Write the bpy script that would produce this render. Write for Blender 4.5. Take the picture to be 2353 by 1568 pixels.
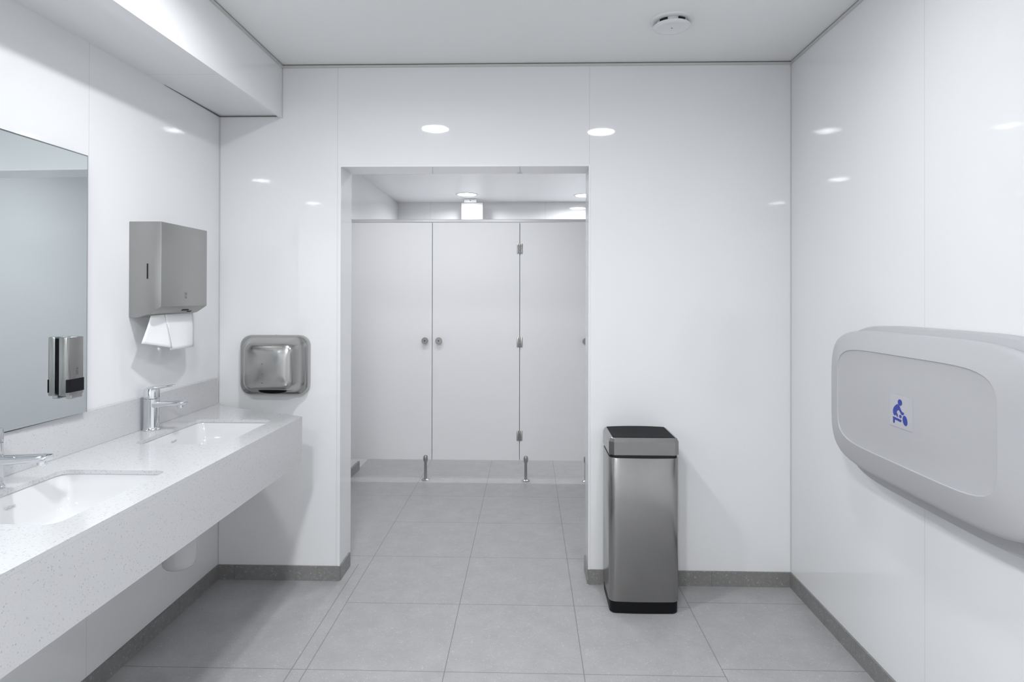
import bpy, bmesh, math, random
from mathutils import Vector, Matrix

for o in list(bpy.data.objects):
    bpy.data.objects.remove(o)
scene = bpy.context.scene
COL = scene.collection
PI = math.pi

# ------------------------------------------------------------------ camera
cam_data = bpy.data.cameras.new('camera')
cam_data.sensor_width = 36.0
cam_data.sensor_fit = 'HORIZONTAL'
cam_data.lens = 36.0 * 1449.4 / 2353.0
cam_data.shift_y = -105.58 / 2353.0
cam_data.clip_start = 0.02
cam = bpy.data.objects.new('camera', cam_data)
COL.objects.link(cam)
CAM_Y, CAM_Z = -2.9888, 1.35
cam.matrix_world = (Matrix.Translation((0, CAM_Y, CAM_Z)) @ Matrix.Rotation(0.0263, 4, 'Z')
                    @ Matrix.Rotation(PI / 2 + 0.0041, 4, 'X') @ Matrix.Rotation(0.0022, 4, 'Z'))
scene.camera = cam

# ------------------------------------------------------------------ world, view
world = bpy.data.worlds.new('world')
scene.world = world
world.use_nodes = True
world.node_tree.nodes['Background'].inputs[0].default_value = (0.8, 0.85, 0.9, 1)
world.node_tree.nodes['Background'].inputs[1].default_value = 0.02
scene.view_settings.view_transform = 'Standard'
scene.view_settings.look = 'None'
scene.view_settings.exposure = 1.50
scene.view_settings.gamma = 1.0
LAMP_W = 3.2           # watts of light from the washroom downlight by the counter
LAMP_W_RIGHT = 0.9     # from the one by the changing table
LAMP_W_REAR = 11.0     # from the unseen ones added behind the viewpoint
LAMP_W_FAR = 3.5       # from the downlights above the cubicles
LAMP_W_AISLE = 1.0     # and from the unseen ones added between the doorway and the cubicles
GLOW = 22.0            # brightness of a downlight's diffuser seen from the side
LAMP_COL = (0.97, 0.985, 1.0)

# room dimensions (metres); the back wall stands in the plane y = 0
XL, XR, H = -1.485, 1.230, 2.463
YN = -5.2                    # wall behind the camera
WT = 0.192                   # thickness of the back wall
DX0, DX1, DZ = -0.9, 0.286, 1.976
FXL, FH, FY = -1.335, 2.32, 3.41     # cubicle room: left wall, ceiling, back wall
YC = 1.668                   # plane of the cubicle doors
YA = 0.0


# ------------------------------------------------------------------ materials
def new_mat(name):
    m = bpy.data.materials.new(name)
    m.use_nodes = True
    nt = m.node_tree
    return m, nt, nt.nodes['Principled BSDF']


def simple(name, col, rough=0.5, metal=0.0, ior=1.45, spec=0.5, coat=0.0):
    m, nt, b = new_mat(name)
    b.inputs['Base Color'].default_value = (*col, 1)
    b.inputs['Roughness'].default_value = rough
    b.inputs['Metallic'].default_value = metal
    b.inputs['IOR'].default_value = ior
    b.inputs['Specular IOR Level'].default_value = spec
    b.inputs['Coat Weight'].default_value = coat
    return m


def emit(name, col, strength):
    m, nt, b = new_mat(name)
    b.inputs['Base Color'].default_value = (0.8, 0.8, 0.8, 1)
    b.inputs['Emission Color'].default_value = (*col, 1)
    b.inputs['Emission Strength'].default_value = strength
    return m


def N(nt, t, **kw):
    n = nt.nodes.new(t)
    for k, v in kw.items():
        setattr(n, k, v)
    return n


def math_node(nt, op, a, b=None, c=None):
    n = N(nt, 'ShaderNodeMath', operation=op)
    for i, v in enumerate((a, b, c)):
        if v is None:
            continue
        if isinstance(v, (int, float)):
            n.inputs[i].default_value = v
        else:
            nt.links.new(v, n.inputs[i])
    return n.outputs[0]


def mixcol(nt, fac, a, b):
    n = N(nt, 'ShaderNodeMix', data_type='RGBA')
    for sock, v in ((n.inputs['Factor'], fac), (n.inputs['A'], a), (n.inputs['B'], b)):
        if isinstance(v, (int, float)):
            sock.default_value = v
        elif isinstance(v, tuple):
            sock.default_value = (*v, 1)
        else:
            nt.links.new(v, sock)
    return n.outputs['Result']


def panel_mat(name, axis, seams, col=(0.82, 0.826, 0.838), seam=(0.70, 0.70, 0.70), rough=0.035, hw=0.0015):
    """glossy white wall cladding with thin vertical joints at the given positions"""
    m, nt, b = new_mat(name)
    tc = N(nt, 'ShaderNodeTexCoord')
    sx = N(nt, 'ShaderNodeSeparateXYZ')
    nt.links.new(tc.outputs['Object'], sx.inputs[0])
    v = sx.outputs['XYZ'.index(axis)]
    acc = None
    for s in seams:
        d = math_node(nt, 'ABSOLUTE', math_node(nt, 'SUBTRACT', v, s))
        l = math_node(nt, 'LESS_THAN', d, hw)
        acc = l if acc is None else math_node(nt, 'MAXIMUM', acc, l)
    nz = N(nt, 'ShaderNodeTexNoise')
    nz.inputs['Scale'].default_value = 1.3
    nz.inputs['Detail'].default_value = 2
    nt.links.new(tc.outputs['Object'], nz.inputs['Vector'])
    base = mixcol(nt, nz.outputs['Fac'], tuple(c * 0.985 for c in col), tuple(min(1, c * 1.012) for c in col))
    if acc is not None:
        base = mixcol(nt, acc, base, seam)
    nt.links.new(base, b.inputs['Base Color'])
    b.inputs['Roughness'].default_value = rough
    b.inputs['IOR'].default_value = 1.47
    # very slight waviness of the sheets
    bump = N(nt, 'ShaderNodeBump')
    bump.inputs['Strength'].default_value = 0.02
    bump.inputs['Distance'].default_value = 0.02
    nz2 = N(nt, 'ShaderNodeTexNoise')
    nz2.inputs['Scale'].default_value = 2.2
    nz2.inputs['Detail'].default_value = 0
    nt.links.new(tc.outputs['Object'], nz2.inputs['Vector'])
    nt.links.new(nz2.outputs['Fac'], bump.inputs['Height'])
    nt.links.new(bump.outputs[0], b.inputs['Normal'])
    return m


def stone_floor(name, lines=True, base=(0.40, 0.398, 0.405), joints=None, jaxis='X'):
    m, nt, b = new_mat(name)
    tc = N(nt, 'ShaderNodeTexCoord')
    co = tc.outputs['Object']
    sx = N(nt, 'ShaderNodeSeparateXYZ')
    nt.links.new(co, sx.inputs[0])
    X, Y = sx.outputs[0], sx.outputs[1]

    def noise(scale, detail=3, rough=0.6, dist=0.0, off=0.0):
        n = N(nt, 'ShaderNodeTexNoise')
        n.inputs['Scale'].default_value = scale
        n.inputs['Detail'].default_value = detail
        n.inputs['Roughness'].default_value = rough
        n.inputs['Distortion'].default_value = dist
        if off:
            mp = N(nt, 'ShaderNodeMapping')
            mp.inputs['Location'].default_value = (off, off * 0.7, off * 1.3)
            nt.links.new(co, mp.inputs[0])
            nt.links.new(mp.outputs[0], n.inputs['Vector'])
        else:
            nt.links.new(co, n.inputs['Vector'])
        return n.outputs['Fac']
    n1 = noise(9, 5, 0.65)
    col = mixcol(nt, math_node(nt, 'MULTIPLY', math_node(nt, 'SUBTRACT', n1, 0.3), 2.0),
                 tuple(c * 0.90 for c in base), tuple(c * 1.09 for c in base))
    n2 = noise(170, 2, 0.6)
    col = mixcol(nt, math_node(nt, 'MULTIPLY', math_node(nt, 'GREATER_THAN', n2, 0.60), 0.5), col, tuple(c * 0.80 for c in base))
    # short pale fibres
    w = noise(42, 1, 0.5, 2.2, 3.1)
    fib = math_node(nt, 'LESS_THAN', math_node(nt, 'ABSOLUTE', math_node(nt, 'SUBTRACT', w, 0.5)), 0.011)
    gate = math_node(nt, 'GREATER_THAN', noise(55, 1, 0.5, 0.0, 7.7), 0.50)
    col = mixcol(nt, math_node(nt, 'MULTIPLY', math_node(nt, 'MULTIPLY', fib, gate), 0.50), col, (0.62, 0.62, 0.62))
    vo = N(nt, 'ShaderNodeTexVoronoi')
    vo.inputs['Scale'].default_value = 38
    nt.links.new(co, vo.inputs['Vector'])
    fl = math_node(nt, 'LESS_THAN', vo.outputs['Distance'], 0.09)
    col = mixcol(nt, math_node(nt, 'MULTIPLY', fl, 0.6), col, (0.66, 0.62, 0.62))
    if lines:
        T = 0.5018
        acc = None

        def add(l):
            nonlocal acc
            acc = l if acc is None else math_node(nt, 'MAXIMUM', acc, l)
        HW = 0.0014

        def line(v, s):
            return math_node(nt, 'LESS_THAN', math_node(nt, 'ABSOLUTE', math_node(nt, 'SUBTRACT', v, s)), HW)
        for xs in (-0.8022, -0.3004, 0.2014, 0.7050):
            add(line(X, xs))
        near = math_node(nt, 'LESS_THAN', Y, 0.19)
        add(math_node(nt, 'MULTIPLY', line(X, -0.857), near))
        # rows
        mid = math_node(nt, 'MULTIPLY', math_node(nt, 'GREATER_THAN', X, -0.8022), math_node(nt, 'LESS_THAN', X, 0.705))
        ry = math_node(nt, 'ABSOLUTE', math_node(nt, 'SUBTRACT', math_node(nt, 'FLOORED_MODULO', math_node(nt, 'ADD', Y, 0.2147 + T / 2), T), T / 2))
        add(math_node(nt, 'MULTIPLY', math_node(nt, 'LESS_THAN', ry, HW), mid))
        left = math_node(nt, 'LESS_THAN', X, -0.8022)
        T2 = T
        ry2 = math_node(nt, 'ABSOLUTE', math_node(nt, 'SUBTRACT', math_node(nt, 'FLOORED_MODULO', math_node(nt, 'ADD', Y, 0.7165 + T), T * 2), T))
        ry2 = math_node(nt, 'ABSOLUTE', math_node(nt, 'SUBTRACT', math_node(nt, 'FLOORED_MODULO', math_node(nt, 'ADD', Y, 0.7165 + T), T * 2), T))
        add(math_node(nt, 'MULTIPLY', math_node(nt, 'LESS_THAN', ry2, HW), left))
        right = math_node(nt, 'GREATER_THAN', X, 0.705)
        ry3 = math_node(nt, 'ABSOLUTE', math_node(nt, 'SUBTRACT', math_node(nt, 'FLOORED_MODULO', math_node(nt, 'ADD', Y, 0.670 + T / 2), T), T / 2))
        add(math_node(nt, 'MULTIPLY', math_node(nt, 'LESS_THAN', ry3, HW), right))
        col = mixcol(nt, math_node(nt, 'MULTIPLY', acc, 0.8), col, (0.13, 0.13, 0.13))
    if joints:
        v = X if jaxis == 'X' else Y
        acc = None
        for s in joints:
            l = math_node(nt, 'LESS_THAN', math_node(nt, 'ABSOLUTE', math_node(nt, 'SUBTRACT', v, s)), 0.0012)
            acc = l if acc is None else math_node(nt, 'MAXIMUM', acc, l)
        col = mixcol(nt, math_node(nt, 'MULTIPLY', acc, 0.6), col, (0.12, 0.12, 0.12))
    nt.links.new(col, b.inputs['Base Color'])
    b.inputs['Roughness'].default_value = 0.34
    b.inputs['IOR'].default_value = 1.45
    return m


def quartz(name):
    m, nt, b = new_mat(name)
    tc = N(nt, 'ShaderNodeTexCoord')
    co = tc.outputs['Object']
    col = (0.60, 0.603, 0.617)
    vo = N(nt, 'ShaderNodeTexVoronoi')
    vo.inputs['Scale'].default_value = 190
    nt.links.new(co, vo.inputs['Vector'])
    hsv = N(nt, 'ShaderNodeSeparateColor')
    nt.links.new(vo.outputs['Color'], hsv.inputs[0])
    small = math_node(nt, 'LESS_THAN', vo.outputs['Distance'], 0.40)
    pick = math_node(nt, 'GREATER_THAN', hsv.outputs[0], 0.66)
    f = math_node(nt, 'MULTIPLY', math_node(nt, 'MULTIPLY', small, pick), hsv.outputs[1])
    c = mixcol(nt, math_node(nt, 'MULTIPLY', f, 0.95), col, (0.40, 0.40, 0.413))
    nz = N(nt, 'ShaderNodeTexNoise')
    nz.inputs['Scale'].default_value = 260
    nz.inputs['Detail'].default_value = 2
    nt.links.new(co, nz.inputs['Vector'])
    c = mixcol(nt, math_node(nt, 'MULTIPLY', math_node(nt, 'GREATER_THAN', nz.outputs['Fac'], 0.57), 0.28), c, (0.52, 0.52, 0.535))
    nt.links.new(c, b.inputs['Base Color'])
    b.inputs['Roughness'].default_value = 0.12
    return m


def brushed(name, col=(0.50, 0.495, 0.485), rough=0.27, stretch=(1, 1, 60), amount=0.10, aniso=0.0):
    m, nt, b = new_mat(name)
    tc = N(nt, 'ShaderNodeTexCoord')
    mp = N(nt, 'ShaderNodeMapping')
    mp.inputs['Scale'].default_value = stretch
    nt.links.new(tc.outputs['Object'], mp.inputs[0])
    nz = N(nt, 'ShaderNodeTexNoise')
    nz.inputs['Scale'].default_value = 9
    nz.inputs['Detail'].default_value = 4
    nt.links.new(mp.outputs[0], nz.inputs['Vector'])
    r = math_node(nt, 'ADD', math_node(nt, 'MULTIPLY', math_node(nt, 'SUBTRACT', nz.outputs['Fac'], 0.5), amount), rough)
    nt.links.new(r, b.inputs['Roughness'])
    c = mixcol(nt, nz.outputs['Fac'], tuple(x * 0.985 for x in col), tuple(x * 1.015 for x in col))
    nt.links.new(c, b.inputs['Base Color'])
    b.inputs['Metallic'].default_value = 1.0
    b.inputs['Anisotropic'].default_value = aniso
    return m


M_WALL_L = panel_mat('white_cladding_left', 'Y', [-0.900, -2.1, -3.3, -4.5])
M_WALL_R = panel_mat('white_cladding_right', 'Y', [-0.996, -2.2, -3.4, -4.6])
M_WALL_B = panel_mat('white_cladding_back', 'X', [-0.914, 0.2865])
M_WALL_F = panel_mat('white_cladding_plain', 'X', [-0.71, 0.51])
M_SOFFIT = panel_mat('white_cladding_soffit', 'Y', [-0.585, -1.8, -3.0])
M_FASCIA = panel_mat('white_cladding_fascia', 'Y', [-3.9])
M_CEIL = simple('ceiling_paint', (0.88, 0.885, 0.885), 0.75, spec=0.25)
M_TRIM = simple('pale_joint_profile', (0.60, 0.60, 0.585), 0.5)
M_GAP = simple('dark_shadow_gap', (0.16, 0.16, 0.155), 0.7)
M_FLOOR = stone_floor('grey_stone_tile')
M_BASE_X = stone_floor('grey_stone_skirting', False, (0.24, 0.236, 0.232), [-1.40, 0.36, 0.86], 'X')
M_BASE_Y = stone_floor('grey_stone_skirting_side', False, (0.24, 0.236, 0.232), [-0.35, -0.60, -0.95, -1.45, -1.95], 'Y')
M_QUARTZ = quartz('white_quartz')
M_CERAM = simple('white_ceramic', (0.70, 0.704, 0.715), 0.06, coat=0.3)
M_STEEL = brushed('brushed_steel', (0.335, 0.332, 0.325), 0.24, (60, 60, 0.6), 0.03)
M_STEEL_D = brushed('brushed_steel_dryer', (0.44, 0.436, 0.428), 0.22, (40, 40, 2), 0.06)
M_STEEL_P = brushed('satin_steel', (0.40, 0.397, 0.39), 0.40, (3, 3, 60), 0.10)
M_STEEL_S = brushed('satin_steel_small', (0.40, 0.40, 0.385), 0.25, (3, 3, 40), 0.06)
M_CHROME = simple('chrome', (0.72, 0.73, 0.75), 0.05, 1.0)
M_BLACK = simple('black_plastic', (0.006, 0.006, 0.008), 0.45, spec=0.2)
M_BLACKTOP = simple('black_lid_plastic', (0.012, 0.012, 0.014), 0.6, spec=0.12)
M_DARK = simple('dark_void', (0.006, 0.006, 0.007), 0.6)
M_CUB = simple('white_laminate', (0.80, 0.80, 0.815), 0.32)
M_ALU = simple('satin_aluminium', (0.62, 0.62, 0.62), 0.3, 1.0)
M_MIRROR = simple('mirror_glass', (0.80, 0.86, 0.87), 0.0, 1.0)
M_MEDGE = simple('mirror_edge', (0.16, 0.18, 0.18), 0.3)
M_PLAST = simple('pale_grey_plastic', (0.455, 0.457, 0.475), 0.36)
M_PLAST2 = simple('pale_grey_plastic_tray', (0.45, 0.452, 0.47), 0.38)
M_GAPP = simple('grey_gap_strip', (0.22, 0.22, 0.22), 0.6)
M_LABEL = simple('clear_label', (0.47, 0.473, 0.50), 0.18)
M_BLUE = simple('blue_print', (0.028, 0.045, 0.33), 0.35)
M_PAPER = simple('paper', (0.86, 0.865, 0.875), 0.85, spec=0.1)
M_WHITE = simple('white_enamel', (0.80, 0.805, 0.81), 0.35)
M_LAMP = emit('lamp_diffuser', LAMP_COL, GLOW)
M_LAMPF = emit('lamp_diffuser_cubicle_room', LAMP_COL, GLOW * 0.6)
M_PANELGLOW = emit('lit_sign_panel', (0.97, 0.985, 1.0), 0.06)
M_PANELGLOW.node_tree.nodes['Principled BSDF'].inputs['Base Color'].default_value = (0.36, 0.36, 0.37, 1)
M_TRAP = simple('grey_trap_plastic', (0.62, 0.625, 0.63), 0.22)
M_MARK = simple('dark_print', (0.10, 0.10, 0.10), 0.5)


# ------------------------------------------------------------------ mesh helpers
def root_of(o):
    while o.parent:
        o = o.parent
    return o


def build(name, bm, mat, parent=None, smooth=None, recalc=True):
    """link bm (world coordinates) as ONE mesh object, child of parent"""
    if recalc:
        bmesh.ops.recalc_face_normals(bm, faces=bm.faces)
    if parent is not None:
        bmesh.ops.translate(bm, verts=bm.verts, vec=-Vector(root_of(parent).location))
    me = bpy.data.meshes.new(name)
    bm.to_mesh(me)
    bm.free()
    if smooth is not None:
        for p in me.polygons:
            p.use_smooth = True
        try:
            me.set_sharp_from_angle(angle=math.radians(smooth))
        except Exception:
            pass
    for m in (mat if isinstance(mat, (list, tuple)) else [mat]):
        me.materials.append(m)
    o = bpy.data.objects.new(name, me)
    COL.objects.link(o)
    if parent is not None:
        o.parent = parent
    return o


def thing(name, loc, label, cat, group=None):
    o = bpy.data.objects.new(name, None)
    o.empty_display_size = 0.05
    COL.objects.link(o)
    o.location = loc
    o['label'] = label
    o['category'] = cat
    if group:
        o['group'] = group
    return o


def tag(o, label, cat, group=None):
    o['label'] = label
    o['category'] = cat
    if group:
        o['group'] = group
    return o


def struct(name, bm, mat, smooth=None):
    o = build(name, bm, mat, None, smooth)
    o['kind'] = 'structure'
    return o


def kids(o):
    return [c for c in bpy.data.objects if c.parent == o]


def dup(root, loc, label, group=None):
    r = root.copy()
    COL.objects.link(r)
    r.location = loc
    r['label'] = label
    if group:
        r['group'] = group

    def rec(src, dst):
        for ch in kids(src):
            c = ch.copy()
            COL.objects.link(c)
            c.parent = dst
            rec(ch, c)
    rec(root, r)
    return r


def add_box(bm, x0, x1, y0, y1, z0, z1, bev=0.0, seg=2):
    g = bmesh.ops.create_cube(bm, size=1.0)
    vs = g['verts']
    for v in vs:
        v.co = Vector(((x0 + x1) / 2 + v.co.x * (x1 - x0), (y0 + y1) / 2 + v.co.y * (y1 - y0), (z0 + z1) / 2 + v.co.z * (z1 - z0)))
    if bev > 0:
        es = list({e for v in vs for e in v.link_edges})
        bmesh.ops.bevel(bm, geom=es, offset=bev, segments=seg, profile=0.5, affect='EDGES')


def box(x0, x1, y0, y1, z0, z1, bev=0.0, seg=2):
    bm = bmesh.new()
    add_box(bm, x0, x1, y0, y1, z0, z1, bev, seg)
    return bm


def add_prism(bm, pts, lo, hi, axis, bev=0.0):
    """polygon pts extruded along axis; pts are (x,y) for Z, (x,z) for Y, (y,z) for X"""
    def P(a, b, t):
        return {'Z': (a, b, t), 'Y': (a, t, b), 'X': (t, a, b)}[axis]
    v0 = [bm.verts.new(P(a, b, lo)) for a, b in pts]
    v1 = [bm.verts.new(P(a, b, hi)) for a, b in pts]
    n = len(pts)
    fs = [bm.faces.new(v0), bm.faces.new(v1)]
    for i in range(n):
        fs.append(bm.faces.new((v0[i], v0[(i + 1) % n], v1[(i + 1) % n], v1[i])))
    if bev > 0:
        es = list({e for f in fs for e in f.edges})
        bmesh.ops.bevel(bm, geom=es, offset=bev, segments=2, profile=0.5, affect='EDGES')
    return v0, v1


def add_loft(bm, rings, cap0=True, cap1=True):
    vr = [[bm.verts.new(p) for p in r] for r in rings]
    n = len(rings[0])
    for a, b in zip(vr, vr[1:]):
        for i in range(n):
            bm.faces.new((a[i], a[(i + 1) % n], b[(i + 1) % n], b[i]))
    if cap0:
        bm.faces.new(vr[0])
    if cap1:
        bm.faces.new(vr[-1])


def add_lathe(bm, prof, c=(0, 0, 0), axis='Z', seg=32, cap0=True, cap1=True):
    """prof: list of (radius, height)"""
    rings = []
    for r, h in prof:
        ring = []
        for i in range(seg):
            a = 2 * PI * i / seg
            u, v = r * math.cos(a), r * math.sin(a)
            p = {'Z': (u, v, h), 'Y': (u, h, v), 'X': (h, u, v)}[axis]
            ring.append((p[0] + c[0], p[1] + c[1], p[2] + c[2]))
        rings.append(ring)
    add_loft(bm, rings, cap0, cap1)


def rrect(cx, cy, w, h, r, seg=6):
    pts = []
    for k, (sx, sy) in enumerate(((1, 1), (-1, 1), (-1, -1), (1, -1))):
        ox, oy = cx + sx * (w / 2 - r), cy + sy * (h / 2 - r)
        for i in range(seg + 1):
            a = PI / 2 * (k + i / seg)
            pts.append((ox + r * math.cos(a), oy + r * math.sin(a)))
    return pts


def superell(cy, cz, a, b, n, seg=96):
    pts = []
    for i in range(seg):
        t = 2 * PI * i / seg
        c, s = math.cos(t), math.sin(t)
        k = (abs(c) ** n + abs(s) ** n) ** (-1.0 / n)
        pts.append((cy + a * k * c, cz + b * k * s))
    return pts


# ================================================================== THE SETTING
bm = box(-1.62, 2.1, YN - 0.1, FY + 0.1, -0.06, 0.0)
struct('floor', bm, M_FLOOR)

# back wall with the doorway
bm = bmesh.new()
outer = [(XL - 0.1, 0), (DX0, 0), (DX0, DZ), (DX1, DZ), (DX1, 0), (2.1, 0), (2.1, H + 0.1), (XL - 0.1, H + 0.1)]
add_prism(bm, outer, 0.0, WT, 'Y')
struct('wall_back', bm, M_WALL_B)
struct('wall_left', box(XL - 0.08, XL, YN, 0.0, 0, H + 0.05), M_WALL_L)
struct('wall_right', box(XR, XR + 0.08, YN, 0.0, 0, H + 0.05), M_WALL_R)
struct('wall_front', box(XL - 0.08, XR + 0.08, YN - 0.08, YN, 0, H + 0.05), M_WALL_F)
struct('ceiling', box(XL - 0.08, XR + 0.08, YN, 0.0, H, H + 0.08), M_CEIL)

# boxed soffit above the counter: fascia board and recessed underside
ZS0, ZS1 = 2.2095, 2.185        # lower edge of the fascia at the back wall / 1.9 m nearer
def soff(y):
    return ZS0 + (ZS1 - ZS0) * (-y / 1.9)


XS = -1.182
for nm, mt, xa, xb, dz in (('trim_1', M_SOFFIT, XL, XS - 0.014, 0.010), ('trim_6', M_FASCIA, XS - 0.014, XS, 0.0)):
    bm = bmesh.new()
    vs = []
    for y in (0.0, YN):
        z = soff(y) + dz
        vs.append([bm.verts.new(p) for p in ((xa, y, z), (xb, y, z), (xb, y, H), (xa, y, H))])
    a, b = vs
    for i in range(4):
        bm.faces.new((a[i], a[(i + 1) % 4], b[(i + 1) % 4], b[i]))
    bm.faces.new(a)
    bm.faces.new(b)
    struct(nm, bm, mt)

# shadow-gap profile under the ceiling
bm = bmesh.new()
add_box(bm, XS, XR, -0.006, 0.0, H - 0.016, H - 0.005)
add_box(bm, XR - 0.006, XR, YN, 0.0, H - 0.016, H - 0.005)
add_box(bm, XS, XS + 0.006, YN, 0.0, H - 0.016, H - 0.005)
struct('trim_2', bm, M_TRIM)
bm = bmesh.new()
add_box(bm, XS, XR, -0.003, 0.0, H - 0.005, H)
add_box(bm, XR - 0.003, XR, YN, 0.0, H - 0.005, H)
add_box(bm, XS, XS + 0.003, YN, 0.0, H - 0.005, H)
add_box(bm, XL, XS - 0.012, -0.003, 0.0, soff(0) + 0.005, soff(0) + 0.011)
add_box(bm, XL, XL + 0.004, -2.0, 0.0, soff(0) + 0.004 - 0.0, soff(0) + 0.010)
struct('trim_3', bm, M_GAP)
# silicone joints in the corners
bm = bmesh.new()
add_box(bm, XL, XL + 0.004, -0.004, 0.0, 0.07, soff(0))
add_box(bm, XR - 0.004, XR, -0.004, 0.0, 0.07, H - 0.016)
add_box(bm, XS, XS + 0.003, -0.003, 0.0, soff(0), H - 0.016)
struct('trim_4', bm, M_TRIM)

# skirting
BB, BT = 0.0695, 0.008
bm = box(XL, DX0 + 0.004, -BT, 0.0, 0, BB)
add_box(bm, DX1, XR, -BT, 0.0, 0, BB)
struct('baseboard_back', bm, M_BASE_X)
struct('baseboard_left', box(XL, XL + BT, YN, -BT, 0, BB), M_BASE_Y)
struct('baseboard_right', box(XR - BT, XR, YN, -BT, 0, BB), M_BASE_Y)
bm = box(DX0, DX0 + BT, 0.0, WT - 0.03, 0, BB)
add_box(bm, DX1 - BT, DX1, 0.0, WT - 0.03, 0, BB)
struct('baseboard_doorway', bm, M_BASE_Y)
# slim edge beads round the opening
bm = bmesh.new()
add_box(bm, DX0 - 0.004, DX0 + 0.003, -0.003, 0.004, BB, DZ + 0.004)
add_box(bm, DX1 - 0.003, DX1 + 0.004, -0.003, 0.004, BB, DZ + 0.004)
add_box(bm, DX0 + 0.003, DX1 - 0.003, -0.003, 0.004, DZ - 0.003, DZ + 0.004)
struct('trim_5', bm, simple('white_edge_bead', (0.84, 0.845, 0.86), 0.2))

# ---- the cubicle room behind the doorway
struct('wall_cubicle_left', box(FXL - 0.08, FXL, WT, FY, 0, FH), panel_mat('white_cladding_far_left', 'Y', [1.94, 3.0]))
struct('wall_cubicle_back', box(FXL - 0.08, 2.0, FY, FY + 0.08, 0, FH), panel_mat('white_cladding_far_back', 'X', [-1.0, 0.17]))
bm = bmesh.new()
add_box(bm, 0.475, 0.55, WT, 1.62, 0, FH)
add_box(bm, 0.55, 1.9, 1.57, 1.62, 0, FH)
add_box(bm, 1.9, 1.98, 1.57, FY, 0, FH)
struct('wall_cubicle_right', bm, panel_mat('white_cladding_far_right', 'Y', [9.0]))
struct('ceiling_cubicle', box(FXL - 0.08, 2.0, WT, FY, FH, FH + 0.08), simple('gloss_ceiling_panel', (0.90, 0.905, 0.92), 0.42))
struct('baseboard_cubicle', box(FXL, FXL + 0.014, WT, 1.93, 0, 0.066), M_BASE_Y)

# ================================================================== LAMPS
def downlight(x, y, zc, watts, label, group, size=0.10):
    t = thing('ceiling_downlight', (x, y, zc), label, 'ceiling light', group)
    bm = bmesh.new()
    add_lathe(bm, [(0.086, zc - 0.004), (0.104, zc - 0.004), (0.106, zc - 0.001), (0.106, zc), (0.086, zc)], (x, y, 0), seg=40, cap0=False, cap1=False)
    build('trim_ring', bm, M_WHITE, t, 40)
    bm = bmesh.new()
    add_lathe(bm, [(0.086, zc - 0.0035), (0.086, zc - 0.0005)], (x, y, 0), seg=40)
    build('diffuser', bm, M_LAMP if group == GM else M_LAMPF, t)
    ld = bpy.data.lights.new('downlight_beam', 'AREA')
    ld.shape = 'DISK'
    ld.size = size
    ld.energy = watts
    ld.color = LAMP_COL
    ld.spread = math.radians(165)
    lo = bpy.data.objects.new('downlight_beam', ld)
    COL.objects.link(lo)
    lo.parent = t
    lo.location = (0, 0, -0.0045)
    return t


GM = 'round downlights of the washroom ceiling'
main = downlight(-0.615, -1.14, H, LAMP_W, 'round ceiling downlight nearest the doorway on the counter side', GM)
downlight(0.482, -1.24, H, LAMP_W_RIGHT, 'round ceiling downlight nearest the doorway on the changing table side', GM)
rear = downlight(-0.42, -2.95, H, LAMP_W_REAR, 'unseen added ceiling downlight in the middle of the washroom', GM, 0.17)  # out of view, added with its copy to brighten the washroom walls
dup(rear, (-0.42, -4.4, H), 'unseen added ceiling downlight nearest the rear wall')
GF = 'round downlights of the cubicle room ceiling'
far = downlight(-0.581, 2.92, FH, LAMP_W_FAR, 'round ceiling downlight above the middle cubicle, seen through the doorway', GF)
dup(far, (0.527, 2.984, FH), 'round ceiling downlight half hidden by the right edge of the doorway')
aisle = downlight(-0.85, 0.85, FH, LAMP_W_AISLE, 'unseen added ceiling downlight in front of the cubicles on the left', GF)  # out of view, added with its copy to light the cubicle aisle
dup(aisle, (-0.25, 0.85, FH), 'unseen added ceiling downlight in front of the cubicles on the right')

# ================================================================== VANITY COUNTER
ZT, ZB = 0.845, 0.655
XF, XBK = -0.957, -1.466         # front edge, face of the backsplash
YEND = -0.34                     # front corner of the far end
YNEAR = -3.6
B1 = (-1.3585, -1.047, -0.855, -0.418)       # basin cut-out: x0,x1,y0,y1
DYB = -0.763
HOLES = [B1, (B1[0], B1[1], B1[2] + DYB, B1[3] + DYB), (B1[0], B1[1], B1[2] + 2 * DYB, B1[3] + 2 * DYB)]
counter = thing('vanity_counter', (-1.2, -1.9, ZB), 'long white speckled stone washbasin counter fixed to the left wall', 'counter')
bm = bmesh.new()


def loop(pts, z):
    vs = [bm.verts.new((p[0], p[1], z)) for p in pts]
    return [bm.edges.new((vs[i], vs[(i + 1) % len(vs)])) for i in range(len(vs))]


XW = XL + 0.0015
es = loop([(XW, -0.0015), (XBK + 0.045, -0.10), (XF, YEND), (XF, YNEAR), (XW, YNEAR)], ZT)
for h in HOLES:
    es += loop(rrect((h[0] + h[1]) / 2, (h[2] + h[3]) / 2, h[1] - h[0], h[3] - h[2], 0.028), ZT)
r = bmesh.ops.triangle_fill(bm, use_beauty=True, use_dissolve=False, edges=es)
fs = [f for f in bm.faces]
ex = bmesh.ops.extrude_face_region(bm, geom=fs)
bmesh.ops.translate(bm, verts=[v for v in ex['geom'] if isinstance(v, bmesh.types.BMVert)], vec=(0, 0, -0.012))
build('countertop', bm, M_QUARTZ, counter)
bm = bmesh.new()
add_prism(bm, [(XF, YEND), (XF, YNEAR), (XF - 0.02, YNEAR), (XF - 0.02, YEND + 0.012)], ZB, ZT - 0.0122, 'Z')
build('front_apron', bm, M_QUARTZ, counter)
bm = bmesh.new()
add_prism(bm, [(XF - 0.021, YEND + 0.0132), (XF - 0.021, YEND - 0.005), (XW, -0.021), (XW, -0.003), ], ZB, ZT - 0.0122, 'Z')
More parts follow.
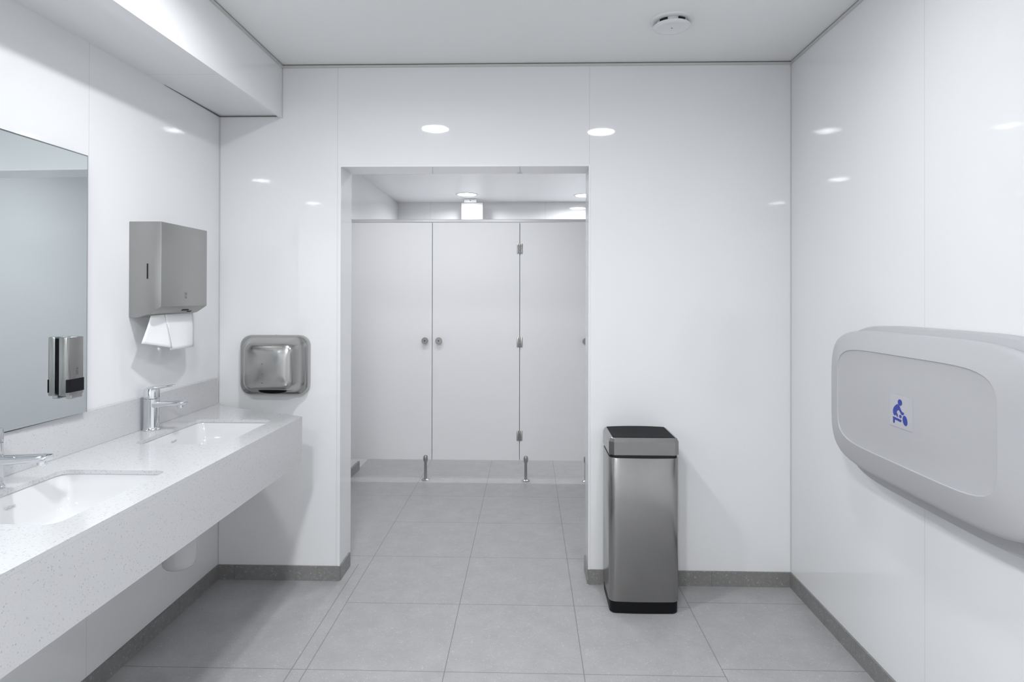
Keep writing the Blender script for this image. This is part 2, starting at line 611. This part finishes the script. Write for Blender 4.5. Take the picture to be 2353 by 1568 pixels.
build('end_apron', bm, M_QUARTZ, counter)
bm = box(XW, XBK, YNEAR, -0.05, ZT + 0.0005, 0.968)
build('backsplash', bm, M_QUARTZ, counter)


def basin(h, label):
    cx, cy = (h[0] + h[1]) / 2, (h[2] + h[3]) / 2
    w, l = h[1] - h[0], h[3] - h[2]
    zt = ZT - 0.0125
    t = thing('washbasin', (cx, cy, zt - 0.14), label, 'sink', 'basins set into the counter')

    def ring(dw, r, z, dx=0.0):
        return [(p[0] + dx, p[1], z) for p in rrect(cx, cy, w + dw, l + dw, max(r, 0.004), 8)]
    bm = bmesh.new()
    add_loft(bm, [ring(0.03, 0.04, zt - 0.02), ring(0.03, 0.04, zt), ring(0.006, 0.030, zt), ring(0.002, 0.03, zt - 0.006),
                  ring(-0.012, 0.034, zt - 0.05), ring(-0.026, 0.036, zt - 0.085), ring(-0.045, 0.040, zt - 0.103),
                  ring(-0.085, 0.045, zt - 0.113), ring(-0.20, 0.04, zt - 0.117)], False, True)
    add_loft(bm, [ring(0.03, 0.04, zt - 0.02), ring(0.012, 0.04, zt - 0.02), ring(-0.01, 0.045, zt - 0.105), ring(-0.06, 0.05, zt - 0.132)], False, True)
    build('bowl', bm, M_CERAM, t, 50)
    bm = bmesh.new()
    add_lathe(bm, [(0.030, zt - 0.1165), (0.030, zt - 0.114), (0.022, zt - 0.113), (0.020, zt - 0.115), (0.004, zt - 0.1145)], (cx - 0.03, cy, 0), seg=28)
    build('drain', bm, M_CHROME, t, 40)
    bm = bmesh.new()
    for k in range(3):
        add_box(bm, h[0] + 0.0045, h[0] + 0.0075, cy + 0.010 + k * 0.012, cy + 0.018 + k * 0.012, zt - 0.0335, zt - 0.0305)
    build('maker_mark', bm, simple('grey_print', (0.60, 0.60, 0.61), 0.4), t)
    return t


b0 = basin(HOLES[0], 'white rectangular basin under the far tap, nearest the back wall')
dup(b0, (b0.location.x, b0.location.y + DYB, b0.location.z), 'white rectangular basin at the left edge, below the cropped tap')


def tap(cx, cy, label, ds=0.0, turn=0.0, ext=0.0):
    z0 = ZT + 0.0006
    t = thing('basin_tap', (cx, cy, z0), label, 'tap', 'chrome mixer taps on the counter')
    bm = bmesh.new()
    add_lathe(bm, [(0.0315, z0), (0.0315, z0 + 0.003), (0.0285, z0 + 0.006), (0.0275, z0 + 0.012), (0.0275, z0 + 0.118), (0.026, z0 + 0.1195)], (cx, cy, 0), seg=40)
    build('body', bm, M_CHROME, t, 40)
    bm = bmesh.new()
    add_lathe(bm, [(0.0255, z0 + 0.1195), (0.028, z0 + 0.121), (0.028, z0 + 0.150), (0.026, z0 + 0.157), (0.015, z0 + 0.160)], (cx, cy, 0), seg=40)
    build('cartridge_cap', bm, M_CHROME, t, 40)
    # lever: flat tapering blade rising slightly towards the front
    rings = []
    for u, zz, w, th in ((-0.018, 0.153, 0.034, 0.010), (0.0, 0.158, 0.040, 0.012), (0.03, 0.161, 0.034, 0.010), (0.06, 0.1655, 0.024, 0.008), (0.086, 0.1685, 0.020, 0.006), (0.090, 0.1685, 0.016, 0.004)):
        ct, st = math.cos(turn), math.sin(turn)
        rings.append([(cx + u * ct - p[0] * st, cy + u * st + p[0] * ct, z0 + zz + p[1]) for p in rrect(0, 0, w, th, th * 0.45, 3)])
    bm = bmesh.new()
    add_loft(bm, rings)
    build('lever', bm, M_CHROME, t, 50)
    rings = []
    for u, zz, w, th in ((0.012, 0.096, 0.046, 0.026), (0.035, 0.098, 0.044, 0.022), (0.08, 0.101, 0.040, 0.019), (0.118, 0.103, 0.038, 0.017), (0.127, 0.104, 0.036, 0.014), (0.131, 0.106, 0.030, 0.008)):
        rings.append([(cx + u + (ext if u > 0.03 else 0), cy + p[0], z0 + zz + ds + p[1]) for p in rrect(0, 0, w, th, th * 0.32, 3)])
    bm = bmesh.new()
    add_loft(bm, rings)
    sp = build('spout', bm, M_CHROME, t, 50)
    bm = bmesh.new()
    add_lathe(bm, [(0.012, z0 + ds + 0.096), (0.012, z0 + ds + 0.086), (0.010, z0 + ds + 0.084), (0.008, z0 + ds + 0.0855)], (cx + 0.112 + ext, cy, 0), seg=24)
    build('aerator', bm, M_CHROME, sp, 40)
    return t


t0 = tap(-1.431, -0.629, 'chrome lever mixer tap standing behind the far basin')
tap(-1.414, -1.365, 'chrome mixer tap cropped by the left edge, only its spout showing', -0.022, -1.25, 0.028)

# waste trap cover under the far basin
bm = bmesh.new()
TX, TY = -1.262, -0.735
add_lathe(bm, [(0.030, 0.372), (0.046, 0.376), (0.053, 0.384), (0.057, 0.400), (0.058, 0.43), (0.058, 0.698)], (TX, TY, 0), seg=48)
trap = thing('waste_trap', (TX, TY, 0.372), 'grey rounded waste trap cover hanging below the counter', 'waste trap')
build('cover', bm, M_TRAP, trap, 40)

# ================================================================== MIRROR
MY0, MY1 = -0.951, -2.45
TAN = math.tan(math.radians(1.6))
MX = -1.450


def mx(y):
    return MX + TAN * (y - MY0)


MZ0, MZ1 = 0.972, 1.8146
mirror = thing('wall_mirror', (XL, -1.7, MZ0), 'large frameless wall mirror above the counter at the left edge', 'mirror')
bm = bmesh.new()
v = [(XL, MY0), (mx(MY0) - 0.001, MY0), (mx(MY1) - 0.001, MY1), (XL, MY1)]
add_prism(bm, v, MZ0, MZ1, 'Z')
build('backing', bm, M_MEDGE, mirror)
bm = bmesh.new()
e = 0.004
f = [bm.verts.new(p) for p in ((mx(MY0 - e), MY0 - e, MZ0 + 0.0003), (mx(MY1 + e), MY1 + e, MZ0 + 0.0003), (mx(MY1 + e), MY1 + e, MZ1 - e), (mx(MY0 - e), MY0 - e, MZ1 - e))]
g = [bm.verts.new((p.co.x - 0.0008, p.co.y, p.co.z)) for p in f]
bm.faces.new(f)
bm.faces.new(g)
for i in range(4):
    bm.faces.new((f[i], f[(i + 1) % 4], g[(i + 1) % 4], g[i]))
build('glass', bm, M_MIRROR, mirror)

# ================================================================== SOAP DISPENSER ON THE MIRROR
SX = mx(-1.05)
SY0, SY1, SZ0, SZ1 = -1.081, -1.005, 1.043, 1.2245
soap = thing('soap_dispenser', (SX, (SY0 + SY1) / 2, SZ0), 'steel soap dispenser with black push bar mounted on the mirror', 'soap dispenser')
build('mounting_plate', box(SX - 0.0005, SX + 0.005, SY0 + 0.004, SY1 - 0.004, SZ0 + 0.006, SZ1 - 0.004, 0.001), M_BLACK, soap)
bm = bmesh.new()
add_prism(bm, [(SX + 0.005, SY0), (SX + 0.024, SY0), (SX + 0.030, SY0 + 0.003), (SX + 0.034, SY0 + 0.010), (SX + 0.034, SY1 - 0.008), (SX + 0.026, SY1), (SX + 0.005, SY1)], SZ0, SZ1, 'Z', 0.0025)
body = build('body', bm, M_STEEL, soap, 30)
bm = bmesh.new()
add_prism(bm, [(SX + 0.028, SY0 - 0.0006), (SX + 0.0315, SY0 + 0.0022), (SX + 0.0357, SY0 + 0.009), (SX + 0.0357, SY1 - 0.007), (SX + 0.030, SY1 + 0.0006), (SX + 0.027, SY1 + 0.0006), (SX + 0.027, SY0 + 0.003)], SZ0 + 0.010, SZ0 + 0.050, 'Z')
build('push_bar', bm, M_BLACK, soap)
bm = box(SX + 0.012, SX + 0.032, (SY0 + SY1) / 2 - 0.018, SY1 - 0.008, SZ0 - 0.012, SZ0 + 0.002, 0.003)
build('nozzle', bm, M_STEEL_S, soap)
bm = bmesh.new()
for k, (a, b2) in enumerate(((0.062, 0.071), (0.0725, 0.076), (0.078, 0.084))):
    add_box(bm, SX + 0.0338, SX + 0.0346, SY0 + 0.038 - (k % 2) * 0.002, SY0 + 0.045, SZ0 + a, SZ0 + b2)
build('emblem', bm, M_MARK, soap)

# ================================================================== PAPER TOWEL DISPENSER
PX0, PX1, PY0, PY1 = XL, -1.3634, -0.683, -0.350
disp = thing('paper_towel_dispenser', (XL, (PY0 + PY1) / 2, 1.273), 'brushed steel paper towel dispenser on the left wall above the far tap', 'towel dispenser')
bm = bmesh.new()
prof = [(PX0, 1.6306), (PX1, 1.6306), (PX1, 1.3135), (-1.404, 1.2865), (-1.452, 1.273), (PX0, 1.273)]
add_prism(bm, prof, PY0, PY1, 'Y', 0.0018)
build('housing', bm, M_STEEL_P, disp, 25)
build('level_slot', box(-1.4175, -1.4125, PY0 - 0.0008, PY0 + 0.002, 1.417, 1.474), M_DARK, disp)
bm = bmesh.new()
add_box(bm, PX1 - 0.001, PX1 + 0.0008, -0.520, -0.506, 1.356, 1.368)
add_box(bm, PX1 - 0.001, PX1 + 0.0008, -0.520, -0.516, 1.344, 1.353)
add_box(bm, PX1 - 0.001, PX1 + 0.0008, -0.513, -0.508, 1.344, 1.353)
build('emblem', bm, simple('etched_mark', (0.20, 0.20, 0.20), 0.5), disp)
bm = bmesh.new()
add_prism(bm, [(-1.3905, 1.2995), (-1.3845, 1.3025), (-1.3825, 1.2985), (-1.389, 1.2945)], -0.50, -0.455, 'Y')
add_prism(bm, [(-1.400, 1.2935), (-1.395, 1.2965), (-1.393, 1.2925), (-1.398, 1.289)], -0.445, -0.415, 'Y')
build('outlet_gap', bm, M_DARK, disp)

# the paper towel hanging out of it
bm = bmesh.new()


def sheet(c00, c10, c01, c11, nu=10, nv=10, bulge=0.0, ph=0.0):
    """bilinear sheet: c00/c10 top left/right, c01/c11 bottom left/right"""
    c00, c10, c01, c11 = map(Vector, (c00, c10, c01, c11))
    g = []
    for j in range(nv + 1):
        v = j / nv
        row = []
        for i in range(nu + 1):
            u = i / nu
            p = (c00 * (1 - u) + c10 * u) * (1 - v) + (c01 * (1 - u) + c11 * u) * v
            p.x += bulge * math.sin(PI * u) * (0.4 + 0.6 * v) + 0.002 * math.sin(5 * u + 3 * v + ph)
            row.append(bm.verts.new(p))
        g.append(row)
    for j in range(nv):
        for i in range(nu):
            bm.faces.new((g[j][i], g[j][i + 1], g[j + 1][i + 1], g[j + 1][i]))


sheet((-1.420, -0.655, 1.2795), (-1.410, -0.575, 1.2820), (-1.425, -0.702, 1.178), (-1.392, -0.562, 1.150), 10, 10, 0.006, 0.4)
sheet((-1.411, -0.578, 1.2815), (-1.412, -0.372, 1.2815), (-1.394, -0.566, 1.1425), (-1.416, -0.358, 1.142), 12, 10, 0.010, 1.7)
bmesh.ops.remove_doubles(bm, verts=bm.verts, dist=0.0005)
towel = build('paper_towel', bm, M_PAPER, None, 60)
md = towel.modifiers.new('thickness', 'SOLIDIFY')
md.thickness = 0.0012
md.offset = 0
tag(towel, 'folded white paper towel hanging out of the steel dispenser', 'paper towel')

# ================================================================== HAND DRYER
dryer = thing('hand_dryer', (-1.203, 0.0, 0.885), 'brushed steel hand dryer on the back wall left of the doorway', 'hand dryer')
CX, CZ = -1.2025, 1.0285


def dring(w, h, r, y, dx=0.0, dz=0.0):
    return [(p[0], y, p[1]) for p in rrect(CX + dx, CZ + dz, w, h, r, 8)]


bm = bmesh.new()
add_loft(bm, [dring(0.325, 0.280, 0.050, 0.0), dring(0.328, 0.284, 0.052, -0.018), dring(0.326, 0.282, 0.052, -0.032),
              dring(0.318, 0.274, 0.050, -0.040), dring(0.302, 0.262, 0.048, -0.046, 0.002, 0.002), dring(0.286, 0.252, 0.046, -0.052, 0.004, 0.004),
              dring(0.264, 0.240, 0.044, -0.072, 0.007, 0.005), dring(0.244, 0.226, 0.042, -0.098, 0.008, 0.004),
              dring(0.226, 0.214, 0.038, -0.118, 0.008, 0.002), dring(0.216, 0.206, 0.036, -0.126, 0.008, 0.000),
              dring(0.196, 0.188, 0.036, -0.1335, 0.008, -0.003), dring(0.170, 0.160, 0.036, -0.138, 0.008, -0.007), dring(0.14, 0.12, 0.036, -0.141, 0.013, -0.012), dring(0.08, 0.06, 0.02, -0.1425, 0.012, -0.014)], True, True)
build('housing', bm, M_STEEL_D, dryer, 60)
bm = bmesh.new()
rings = []
for s, y in ((1.0, -0.042), (1.0, -0.078), (0.9, -0.081)):
    rings.append([(CX + 0.010 + 0.066 * s * math.cos(2 * PI * i / 32), y - 0.012 * max(0, math.sin(2 * PI * i / 32)), 0.914 + 0.014 * s * math.sin(2 * PI * i / 32)) for i in range(32)])
add_loft(bm, rings)
build('air_outlet', bm, M_BLACK, dryer, 40)
for zz, w in ((1.045, 0.007), (0.998, 0.007), (0.9575, 0.005)):
    build('printed_mark', box(CX - 0.012 - w / 2, CX - 0.012 + w / 2, -0.1436, -0.138, zz - 0.0015, zz + 0.0015), M_MARK, dryer)
build('screw', box(CX + 0.0005, CX + 0.0055, -0.020, -0.014, CZ + 0.138, CZ + 0.1425), M_MARK, dryer)

# ================================================================== WASTE BIN
bx0, bx1, by0, by1 = 0.3475, 0.646, -0.277, -0.022
bcx, bcy, bw, bd = (bx0 + bx1) / 2, (by0 + by1) / 2, bx1 - bx0, by1 - by0
wbin = thing('waste_bin', (bcx, bcy, 0), 'tall steel waste bin with black lid right of the doorway', 'waste bin')


def bring(dw, r, z, dx=0.0, dy=0.0):
    """rounded rectangle whose front side bows out slightly"""
    base = rrect(bcx, bcy, bw + dw, bd + dw, r, 8)
    pts = base[:27]
    p, q = base[26], base[27]
    pts += [(p[0] + (q[0] - p[0]) * k / 16, p[1] + (q[1] - p[1]) * k / 16) for k in range(1, 16)]
    pts += base[27:]
    out = []
    for x, y in pts:
        if y < bcy:
            y -= 0.006 * max(0.0, 1 - ((x - bcx) / (bw / 2)) ** 2) * (bcy - y) / (bd / 2)
        out.append((x + dx, y + dy, z))
    return out


bm = bmesh.new()
add_loft(bm, [bring(-0.016, 0.022, 0.0), bring(-0.008, 0.026, 0.004), bring(-0.006, 0.027, 0.055)])
build('base', bm, M_BLACK, wbin, 40)
bm = bmesh.new()
add_loft(bm, [bring(-0.004, 0.028, 0.0515), bring(0.0, 0.030, 0.054), bring(0.0, 0.030, 0.662), bring(-0.003, 0.029, 0.6645)])
build('body', bm, M_STEEL, wbin, 40)
bm = bmesh.new()
add_loft(bm, [bring(-0.010, 0.028, 0.660), bring(-0.010, 0.028, 0.676)])
build('seal_gap', bm, M_DARK, wbin, 40)


def cham(dw, c, z, dtop=0.0):
    """octagonal (chamfered) outline"""
    x0, x1, y0, y1 = bx0 - dw, bx1 + dw, by0 - dw, by1 + dw
    pts = [(x0 + c, y0), (x1 - c, y0), (x1, y0 + c), (x1, y1 - c), (x1 - c, y1), (x0 + c, y1), (x0, y1 - c), (x0, y0 + c)]
    return [(a, b, z) for a, b in pts]


bm = bmesh.new()
add_loft(bm, [cham(-0.002, 0.020, 0.6745), cham(0.0, 0.020, 0.677), cham(0.0, 0.020, 0.732), cham(-0.007, 0.015, 0.7465), cham(-0.012, 0.010, 0.7490), cham(-0.016, 0.006, 0.7490)])
lid = build('lid', bm, M_STEEL, wbin, 20)
bm = bmesh.new()
g = []
nx, ny = 10, 10
for j in range(ny + 1):
    row = []
    for i in range(nx + 1):
        u, w = i / nx, j / ny
        row.append(bm.verts.new((bx0 + 0.0165 + (bw - 0.033) * u, by0 + 0.0145 + (bd - 0.029) * w, 0.7492 + 0.004 * (1 - (2 * u - 1) ** 2) * (0.3 + 0.7 * w) + 0.001)))
    g.append(row)
for j in range(ny):
    for i in range(nx):
        bm.faces.new((g[j][i], g[j][i + 1], g[j + 1][i + 1], g[j + 1][i]))
top = list(bm.faces)
ex = bmesh.ops.extrude_face_region(bm, geom=top)
for v in ex['geom']:
    if isinstance(v, bmesh.types.BMVert):
        v.co.z = 0.7475
build('flap', bm, M_BLACKTOP, wbin, 40)
build('latch_mark', box(bcx + 0.010, bcx + 0.013, by0 - 0.0006, by0 + 0.001, 0.681, 0.687), M_STEEL_S, wbin)

# ================================================================== BABY CHANGING TABLE
chg = thing('baby_changing_table', (XR, -1.13, 0.74), 'pale grey folded baby changing table on the right wall', 'changing table')


def sring(cy, cz, a, b, n, x):
    return [(x, p[0], p[1]) for p in superell(cy, cz, a, b, n)]


bm = bmesh.new()
add_loft(bm, [sring(-1.125, 0.993, 0.494, 0.264, 5, XR - 0.0015), sring(-1.125, 0.993, 0.498, 0.268, 5, 1.215), sring(-1.125, 0.993, 0.498, 0.268, 5, 1.176),
              sring(-1.125, 0.994, 0.493, 0.264, 5, 1.167), sring(-1.125, 1.000, 0.476, 0.246, 5, 1.162), sring(-1.125, 1.004, 0.455, 0.226, 5, 1.150)])
build('wall_tray', bm, M_PLAST2, chg, 40)
bm = bmesh.new()
C, CZZ = -1.120, 1.0095
add_loft(bm, [sring(C, CZZ, 0.470, 0.214, 5, 1.152), sring(C, CZZ, 0.484, 0.226, 5, 1.150), sring(C, CZZ, 0.493, 0.233, 5, 1.142), sring(C, CZZ, 0.4955, 0.2352, 5, 1.128),
              sring(C, CZZ, 0.4945, 0.2345, 5, 1.1235), sring(C, CZZ, 0.4905, 0.2315, 5, 1.1185), sring(C, CZZ, 0.483, 0.2255, 5, 1.1145), sring(C, CZZ, 0.470, 0.216, 5, 1.1105),
              sring(-1.110, 1.016, 0.420, 0.187, 5.5, 1.1010), sring(-1.106, 1.019, 0.3835, 0.1630, 6, 1.0935), sring(-1.1055, 1.019, 0.3815, 0.1612, 6, 1.0932),
              sring(-1.1055, 1.019, 0.3795, 0.1593, 6, 1.0958), sring(-1.1055, 1.019, 0.3775, 0.1573, 6, 1.0962), sring(-1.1055, 1.019, 0.25, 0.10, 4, 1.0945), sring(-1.1055, 1.019, 0.08, 0.04, 3, 1.094)])
cover = build('cover', bm, M_PLAST, chg, 35)
PXF = 1.0945
lab = build('label_plate', box(PXF - 0.0018, PXF + 0.002, -1.1617, -1.0476, 0.9685, 1.063, 0.0006), M_LABEL, cover)
bm = bmesh.new()


def icon(u, v):
    """label artwork laid out on the plate: u, v in 0..1 from the left / from the top"""
    return (-1.0476 - 0.1141 * u, 1.063 - 0.0942 * v)


def add_icon(pts):
    add_prism(bm, [icon(*p) for p in pts], PXF - 0.0026, PXF - 0.0016, 'X')


def ell(cu, cv, ru, rv, rot=0.0, n=24):
    out = []
    for i in range(n):
        a = 2 * PI * i / n
        p, q = ru * math.cos(a), rv * math.sin(a)
        out.append((cu + p * math.cos(rot) - q * math.sin(rot), cv + p * math.sin(rot) + q * math.cos(rot)))
    return out


add_icon(ell(0.485, 0.205, 0.090, 0.100))
add_icon([(0.365, 0.275), (0.42, 0.285), (0.475, 0.335), (0.53, 0.43), (0.585, 0.485), (0.645, 0.485), (0.665, 0.525), (0.625, 0.565), (0.57, 0.575), (0.525, 0.54),
          (0.475, 0.48), (0.43, 0.445), (0.37, 0.475), (0.335, 0.535), (0.385, 0.60), (0.40, 0.665), (0.365, 0.675), (0.325, 0.635), (0.300, 0.605), (0.285, 0.645),
          (0.245, 0.655), (0.205, 0.625), (0.18, 0.56), (0.185, 0.475), (0.22, 0.40), (0.29, 0.325)])
add_icon([(0.165, 0.705), (0.21, 0.700), (0.545, 0.735), (0.54, 0.80), (0.50, 0.805), (0.26, 0.775), (0.25, 0.885), (0.215, 0.900), (0.185, 0.885), (0.185, 0.76)])
add_icon(ell(0.505, 0.635, 0.050, 0.052))
add_icon(ell(0.705, 0.725, 0.095, 0.155, -0.22))
ic = build('pictogram', bm, M_BLUE, None)
ic.parent = cover
ic.data.transform(Matrix.Translation(-chg.location))

# ================================================================== CEILING AIR VALVE
VX, VY = 0.572, -0.447
vent = thing('air_valve', (VX, VY, H), 'round white air valve on the ceiling near the right wall', 'air vent')
bm = bmesh.new()
add_lathe(bm, [(0.060, H - 0.001), (0.062, H - 0.008), (0.074, H - 0.009), (0.083, H - 0.006), (0.086, H - 0.001), (0.086, H)], (VX, VY, 0), seg=48, cap0=False, cap1=False)
build('flange', bm, M_WHITE, vent, 40)
bm = bmesh.new()
add_lathe(bm, [(0.0615, H - 0.0005), (0.059, H - 0.021)], (VX, VY, 0), seg=48, cap0=True, cap1=True)
build('throat', bm, M_WHITE, vent, 40)
bm = bmesh.new()
add_lathe(bm, [(0.055, H - 0.020), (0.072, H - 0.0215), (0.074, H - 0.024), (0.071, H - 0.028), (0.058, H - 0.0315), (0.053, H - 0.0300), (0.004, H - 0.0295)], (VX, VY, 0), seg=48)
build('disc', bm, M_WHITE, vent, 40)
bm = bmesh.new()
add_lathe(bm, [(0.0028, H - 0.0290), (0.0028, H - 0.0305)], (VX, VY, 0), seg=12)
build('screw', bm, M_MARK, vent)
for a0, a1 in ((-150, -118), (-78, -48)):
    bm = bmesh.new()
    lo, hi = [], []
    for k in range(9):
        a = math.radians(a0 + (a1 - a0) * k / 8)
        for lst, rr in ((lo, 0.0600), (hi, 0.0630)):
            pass
        lo.append((VX + 0.0632 * math.cos(a), VY + 0.0632 * math.sin(a)))
        hi.append((VX + 0.0585 * math.cos(a), VY + 0.0585 * math.sin(a)))
    add_prism(bm, lo + hi[::-1], H - 0.0200, H - 0.0085, 'Z')
    build('air_slot', bm, M_DARK, vent)

# ================================================================== TOILET CUBICLES
ZD0, ZD1 = 0.149, 1.905
TH = 0.016


def panel(x0, x1, label, knobs, leg_x, hinge=None):
    t = thing('cubicle_door', ((x0 + x1) / 2, YC, 0), label, 'cubicle door')
    build('leaf', box(x0, x1, YC, YC + TH, ZD0, ZD1, 0.001, 1), M_CUB, t)
    for kx in knobs:
        bm = bmesh.new()
        add_lathe(bm, [(0.010, YC), (0.010, YC - 0.010), (0.022, YC - 0.012), (0.0245, YC - 0.016), (0.0245, YC - 0.028), (0.022, YC - 0.031)], (kx, 0, 1.031), 'Y', 32)
        k = build('knob', bm, M_STEEL_S, t, 40)
        bm = bmesh.new()
        add_lathe(bm, [(0.006, YC - 0.0308), (0.006, YC - 0.0318)], (kx, 0, 1.031), 'Y', 16)
        build('knob_centre', bm, simple('dark_steel', (0.12, 0.12, 0.12), 0.4, 0.8), k)
    for lx in leg_x:
        bm = bmesh.new()
        yl = YC - 0.004
        add_lathe(bm, [(0.030, 0.0), (0.030, 0.003), (0.022, 0.009), (0.011, 0.012), (0.0105, 0.132), (0.014, 0.138), (0.0165, 0.150), (0.0165, 0.172), (0.013, 0.180), (0.006, 0.183)], (lx, yl, 0), seg=32)
        lg = build('support_leg', bm, M_STEEL_S, t, 40)
    if hinge is not None:
        for hz in (1.7112, 1.0205, 0.3306):
            bm = bmesh.new()
            add_box(bm, hinge - 0.021, hinge - 0.006, YC - 0.003, YC - 0.0002, hz - 0.037, hz + 0.037, 0.0012)
            add_box(bm, hinge + 0.006, hinge + 0.021, YC - 0.003, YC - 0.0002, hz - 0.037, hz + 0.037, 0.0012)
            add_lathe(bm, [(0.0055, hz - 0.037), (0.0065, hz - 0.035), (0.0065, hz - 0.013), (0.005, hz - 0.012), (0.0065, hz - 0.011), (0.0065, hz + 0.012), (0.005, hz + 0.013), (0.0065, hz + 0.014), (0.0065, hz + 0.036), (0.0055, hz + 0.038)], (hinge, YC - 0.006, 0), seg=16)
            build('hinge', bm, M_STEEL_S, t, 40)
    return t


p1 = panel(-1.317, -0.7155, 'white cubicle door nearest the left wall, knob at its right edge', (-0.7643,), (-0.7595,))
p2 = panel(-0.7115, -0.0675, 'middle white cubicle door with knob left and hinges at its right edge', (-0.6615,), (), -0.0655)
panel(-0.0635, 0.470, 'white cubicle door at the right, partly hidden behind the doorway edge', (0.4205,), (-0.0182, 0.4245))
for pp, gx in ((p1, -0.7135), (p2, -0.0655)):
    build('gap_profile', box(gx - 0.012, gx + 0.012, YC + TH + 0.0005, YC + TH + 0.010, ZD0 + 0.002, ZD1 - 0.002), M_GAPP, pp)  # grey strip added behind each door gap so it looks dark
bm = box(FXL, 0.475, YC - 0.006, YC + 0.024, ZD1 + 0.002, ZD1 + 0.0245, 0.003)
rail = build('cubicle_head_rail', bm, M_ALU, None)
tag(rail, 'slim aluminium head rail running along the tops of the cubicle doors', 'rail')

# lit sign panel hanging under the cubicle room ceiling
sign = thing('emergency_light', (-0.56, 3.2, FH), 'small lit white panel hanging from the ceiling beyond the cubicle doors', 'emergency light')
build('ceiling_bracket', box(-0.634, -0.510, 3.17, 3.23, FH - 0.038, FH, 0.004), M_WHITE, sign)
build('sensor_dot', box(-0.577, -0.569, 3.168, 3.172, FH - 0.024, FH - 0.016), M_MARK, sign)
build('lit_panel', box(-0.662, -0.452, 3.192, 3.208, 2.115, FH - 0.038, 0.002), M_PANELGLOW, sign)
